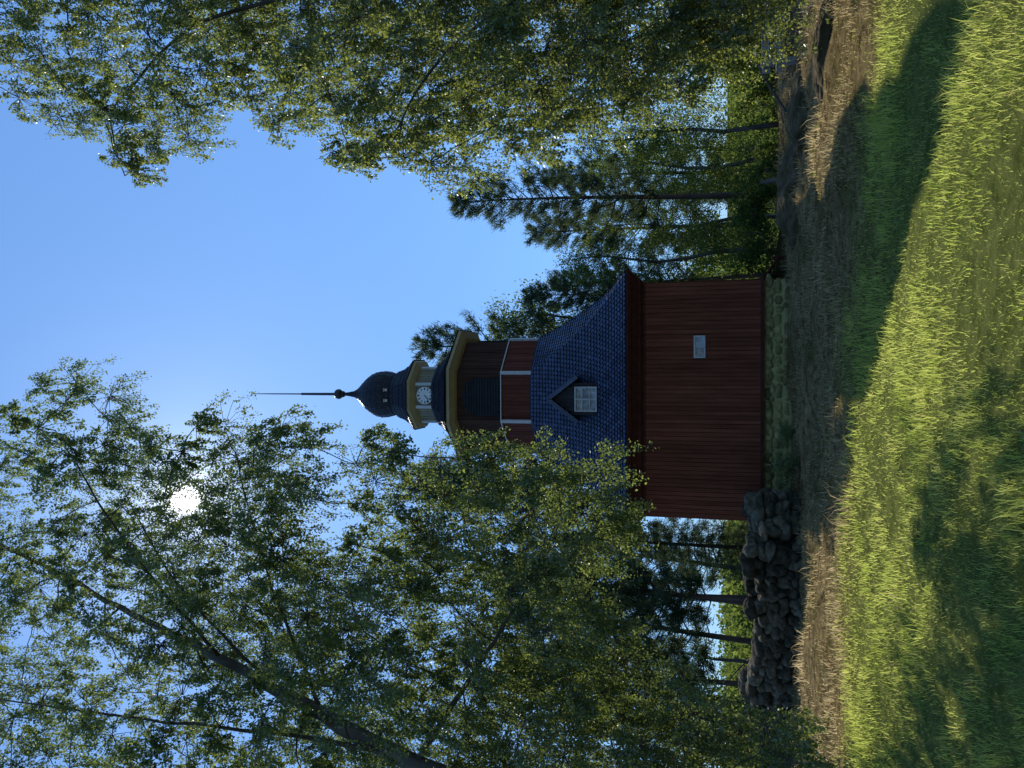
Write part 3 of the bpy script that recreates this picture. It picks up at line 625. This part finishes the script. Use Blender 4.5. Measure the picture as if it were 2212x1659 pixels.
def form_conifer(seed, h, kind):
    r = np.random.default_rng(seed); ben = .02 * h * (kind == 'pine')
    ax = lambda z: np.array([ben * math.sin(z / h * 3 + seed), ben * .6 * math.sin(z / h * 4.1 + 2 * seed), z])
    tp = [ax(h * i / 9) - ax(0) * np.array([1, 1, 0]) for i in range(10)]; tr = [.0105 * h * (1 - i / 9.4) + .008 for i in range(10)]
    mb = MB(); mb.tube(tp, tr, 8); bb = MB(); tuft = []
    lo = .36 if kind == 'pine' else .06; nb = 82 if kind == 'pine' else 125
    for i in range(nb):
        f = lo + (1 - lo) * (i + r.random()) / nb; z = h * min(f, .985); b0 = ax(z) - ax(0) * np.array([1, 1, 0]); k = (f - lo) / (1 - lo)
        if kind == 'pine': L = h * .17 * (1 - k) ** .55 * r.uniform(.45, 1.15) * min(1, .45 + k * 3) + .15; up = r.uniform(.05, .55) + .4 * k
        else: L = h * .19 * (1 - k) ** .9 * r.uniform(.75, 1.1) + .1; up = -.35 + .5 * k
        a = i * 2.4 + r.uniform(-.4, .4); d = np.array([math.cos(a), math.sin(a), up]); d /= np.linalg.norm(d)
        pts = [b0 + d * L * t + np.array([0, 0, (.12 if kind == 'pine' else .10) * L * t * t]) + r.normal(size=3) * .02 * L * (t > 0) for t in (0, .35, .7, 1)]
        bb.tube(pts, [.012 + .009 * L, .01 + .006 * L, .009, .005], 4)
        side = np.array([-math.sin(a), math.cos(a), 0]); n = int(6 + L * (10 if kind == 'pine' else 13))
        for _ in range(n):
            t = r.uniform(.35, 1) if kind == 'pine' else r.uniform(.12, 1)
            j = t * 3; i0 = min(int(j), 2); q = pts[i0] + (pts[i0 + 1] - pts[i0]) * (j - i0)
            q = q + side * r.normal() * L * (.2 if kind == 'pine' else .16) * (1.1 - t * .6) + np.array([0, 0, r.normal() * .05 * L + (.0 if kind == 'pine' else -abs(r.normal()) * .08 * L)])
            tuft.append((*q, *(d * .6 + np.array([0, 0, .55 if kind == 'pine' else -.35]))))
    tuft = np.array(tuft); per = 16; k = np.repeat(np.arange(len(tuft)), per); q = tuft[k, :3] + r.normal(size=(len(k), 3)) * .05; dr = nrmz(tuft[k, 3:] + r.normal(size=(len(k), 3)) * .65)
    L = .18 * (.6 + .7 * r.random((len(k), 1))); s = nrmz(np.cross(dr, r.normal(size=dr.shape))) * .011
    V = np.stack([q - s, q + s, q + dr * L], 1).reshape(-1, 3); F = np.arange(len(V)).reshape(-1, 3)
    t = mb.build('trunk', 'pinebark', None, smooth=True); b = bb.build('branches', 'twig', None)
    c = link('crown', np_mesh('crown', V, F, 'needle')); return finish_form([t, b, c])
H0 = 10.0
FORMS = dict(pine=[form_conifer(s, H0, 'pine') for s in (1, 2, 3)], spruce=[form_conifer(s, H0, 'spruce') for s in (4, 5)],
             birch=[form_broad(s, H0, c_, l_) for s, c_, l_ in ((6, 1.9, .22), (7, 1.6, .3), (8, 2.2, .15))])
cnt = 0
def tree(kind, xb, yb, xt, Yd, label, group=None, form=None):
    global cnt; cnt += 1
    b = P(xb, yb, Yd); t = P(xt, yb, Yd); z0 = gz(b[0], Yd) - .05; h = t[2] - z0
    nm = {'pine': 'pine_tree', 'spruce': 'spruce_tree', 'birch': 'birch_tree'}[kind]
    f = FORMS[kind][(form if form is not None else cnt) % len(FORMS[kind])]
    o = empty(nm, (b[0], Yd, z0), cnt * 2.1, label, 'tree', group, h / H0)
    for n, me in f: link(n, me, o)
tree('pine', 1718, 415, 985, 24, 'slim pine with a bare reddish trunk standing right of the tower', form=0)
tree('birch', 1715, 265, 1230, 21.5, 'thin birch with a bare dark stem between the pine and the right edge', form=1)
tree('birch', 1690, 545, 1215, 25, 'small leafy birch close to the right wall of the tower', form=0)
tree('birch', 1700, 470, 1290, 28, 'light green birch behind the slim pine', form=2)
tree('pine', 1690, 640, 1135, 27, 'dark pine rising behind the right eave of the tower', form=1)
tree('birch', 1690, 680, 1065, 33, 'pale green birch top showing above the dark pine behind the roof', form=0)
tree('pine', 1690, 745, 912, 33, 'tall pine whose top shows beside the belfry on the right', form=2)
tree('pine', 1690, 590, 1190, 31, 'dark pine filling the gap between the roof and the small leafy birch', form=0)
tree('birch', 1715, 340, 1250, 30, 'broad birch behind and right of the slim pine', form=1)
tree('pine', 1710, 480, 1150, 33, 'pine behind the slim pine, nearer the tower', form=2)
tree('pine', 1710, 365, 1180, 34, 'pine behind the slim pine, nearer the right edge', form=1)
tree('birch', 1710, 310, 1300, 36, 'far birch filling the wood behind the thin birch stem', form=2)
tree('spruce', 1700, 225, 1595, 46, 'small distant spruce below the sky gap on the right', form=0)
tree('spruce', 1700, 170, 1605, 50, 'farthest short spruce right of the sky gap', form=1)
tree('spruce', 1700, 400, 1400, 36, 'dark spruce low behind the slim pine trunk', form=1)
tree('spruce', 1700, 325, 1530, 40, 'dark spruce behind the thin birch stem', form=0)
tree('spruce', 1700, 505, 1400, 34, 'dark spruce behind the leafy bushes beside the tower', form=0)
tree('birch', 1700, 30, 1380, 27, 'leafy birch behind the weathered timber at the right edge', form=0)
tree('birch', 1700, 95, 1450, 32, 'leafy birch behind the bushes, left of the weathered timber', form=2)
tree('spruce', 1700, 70, 1500, 38, 'dark spruce behind the bushes at the right edge', form=1)
tree('pine', 1690, 1035, 870, 28, 'dark pine behind the left side of the tower roof', form=1)
tree('pine', 1690, 1115, 925, 26, 'pine standing behind the left eave of the tower', form=0)
tree('spruce', 1640, 1185, 1190, 26, 'drooping spruce beside the left wall of the tower', form=0)
tree('pine', 1620, 1282, 1060, 33, 'straight pine trunk, right one of the close pair behind the stone wall', form=2)
tree('pine', 1620, 1310, 1080, 34, 'straight pine trunk, left one of the close pair behind the stone wall', form=0)
tree('pine', 1620, 1390, 1070, 37, 'slender pine left of the trunk pair behind the stone wall', form=1)
tree('pine', 1640, 1470, 1100, 36, 'pine behind the middle of the stone wall', form=2)
tree('pine', 1640, 1530, 1080, 38, 'pine behind the far left end of the stone wall', form=0)
tree('pine', 1640, 1235, 1120, 40, 'thin far pine between the drooping spruce and the trunk pair', form=1)
tree('spruce', 1640, 1590, 1200, 36, 'dark spruce at the left edge under the leaning birch', form=0)
tree('birch', 1640, 1430, 1330, 44, 'low birch far behind the middle of the stone wall', form=0)

# shrubs
def form_shrub(seed, m_='leafbg'):
    r = np.random.default_rng(seed); nb = 16; cen = np.array([[r.normal() * .32, r.normal() * .32, r.uniform(.25, .85)] for _ in range(nb)])
    gb = grow(r, [np.array([0., 0, -.03]), np.array([.02, 0, .12])], [.03, .025], list(cen), .006)
    (tv, tf), (lv, lf) = sprays(r, cen, r.uniform(.16, .26, nb), 9, 22, .055, jit=.2)
    b = gb.build('stems', 'twig', None); c = link('foliage', np_mesh('foliage', lv, lf, m_)); return finish_form([b, c])
SH = [form_shrub(31), form_shrub(32), form_shrub(33, 'leafr')]
def shrub(xi, yi, Yd, h, f, label):
    b = P(xi, yi, Yd); o = empty('shrub', (b[0], Yd, gz(b[0], Yd)), xi, label, 'shrub', None, h)
    for n, me in SH[f]: link(n, me, o)
shrub(1700, 110, 20.5, 1.7, 0, 'bright green bush above the weathered timber on the right')
shrub(1700, 170, 22, 1.5, 1, 'green bush left of the weathered timber on the slope edge')
shrub(1700, 330, 23, 1.2, 1, 'green undergrowth bush between the thin birch and the slim pine')
shrub(1700, 450, 23.5, 1.4, 0, 'leafy bush behind the rock left of the slim pine')
shrub(1690, 520, 22.5, 1.5, 1, 'leafy bush nearest the right corner of the tower')
shrub(1710, 945, 17.4, .4, 2, 'low dark weeds against the stone foundation')
shrub(1710, 1020, 17.0, .6, 2, 'dark bush between the foundation and the stone wall')
shrub(1640, 1230, 23, 1.3, 1, 'bush behind the stone wall beside the tower')

# far wood on the lower land
def far_wood():
    r = np.random.default_rng(77); n = 1100; a = r.uniform(-.75, .75, n); Yd = r.uniform(62, 95, n); x = a * Yd; top = r.uniform(.5, 1.0, n) ** .8
    zt = -4.6 + (7.0 + 2.2 * np.sin(x * .21) + 1.2 * np.sin(x * .7)) * top
    zt = np.where((x > 20) & (x < 36), np.minimum(zt, .6), zt); zt = np.where(x < -8, np.minimum(zt, 1.2), zt)
    cen = np.stack([x, Yd, np.maximum(zt - .5, -4.2)], -1)
    cen2 = cen.copy(); cen2[:, 2] = -4.3 + (cen[:, 2] + 4.3) * r.random(n); cen = np.concatenate([cen, cen2])
    _, (lv, lf) = sprays(r, cen, np.full(len(cen), 1.3), 8, 8, .45, jit=.3)
    prop(link('distant_wood', np_mesh('distant_wood', lv, lf, 'leafbg')), 'distant mixed wood on the lower land behind the hill', 'wood', kind='stuff')
far_wood()

# low timber barrier and brush at the right edge
a, b = P(1697, -60, 17.2), P(1707, 150, 16.4); d = b - a
L = float(np.linalg.norm(d[:2])); rz = math.atan2(d[1], d[0])
tb = empty('timber_rail', (a[0], a[1], gz(a[0], a[1])), rz, 'low weathered grey timber rail above brown brushwood at the right edge', 'rail')
for zc, tk, x0 in ((.50, .14, 0), (.26, .11, .15)):
    m = MB(); m.box((L / 2 + x0 / 2, 0, zc), (L - x0, .12, tk), 0, R(1.2)); m.build('rail', 'wood', tb)
for x in (.25, L * .52, L - .12):
    m = MB(); m.box((x, .115, .22), (.12, .1, .74), R(random.uniform(-5, 5))); m.build('post', 'wood', tb)
m = MB(); r = np.random.default_rng(5)
for i in range(240):
    t = r.random(); q = a + d * t + np.array([r.normal() * .12 + .05, r.normal() * .3 - .25, 0]); q[2] = gz(q[0], q[1]) + r.uniform(0, .1) ; an = r.uniform(0, 6.28); L2 = r.uniform(.25, .6); e = q + np.array([math.cos(an) * L2, math.sin(an) * L2, r.uniform(-.1, .12)]); e[2] = max(e[2], gz(e[0], e[1]))
    m.tube([q, (q + e) / 2 + r.normal(size=3) * .03, e], [.009, .007, .004], 4)
m.build('brushwood', 'brush'); prop(bpy.data.objects['brushwood'], 'heap of dry brown brushwood below the weathered timber rail', 'brushwood')
m = MB(); a = P(1718, 243, 18); a[2] = gz(a[0], a[1]); b = P(1625, 108, 18.6); m.tube([a, a * .5 + b * .5 + np.array([0, 0, .07]), b], [.035, .03, .018], 6); m.build('leaning_pole', 'twig')
prop(bpy.data.objects['leaning_pole'], 'thin dark pole slanting up beside the bush on the right', 'pole')
m = MB(); a = P(1712, 388, 19); z = gz(a[0], 19); m.tube([(a[0], 19, z - .05), (a[0] + .01, 19, z + .3), (a[0] - .02, 19.02, z + .55)], [.07, .055, .045], 8); m.build('tree_stump', 'bark')
prop(bpy.data.objects['tree_stump'], 'short broken stump beside the foot of the slim pine', 'stump')
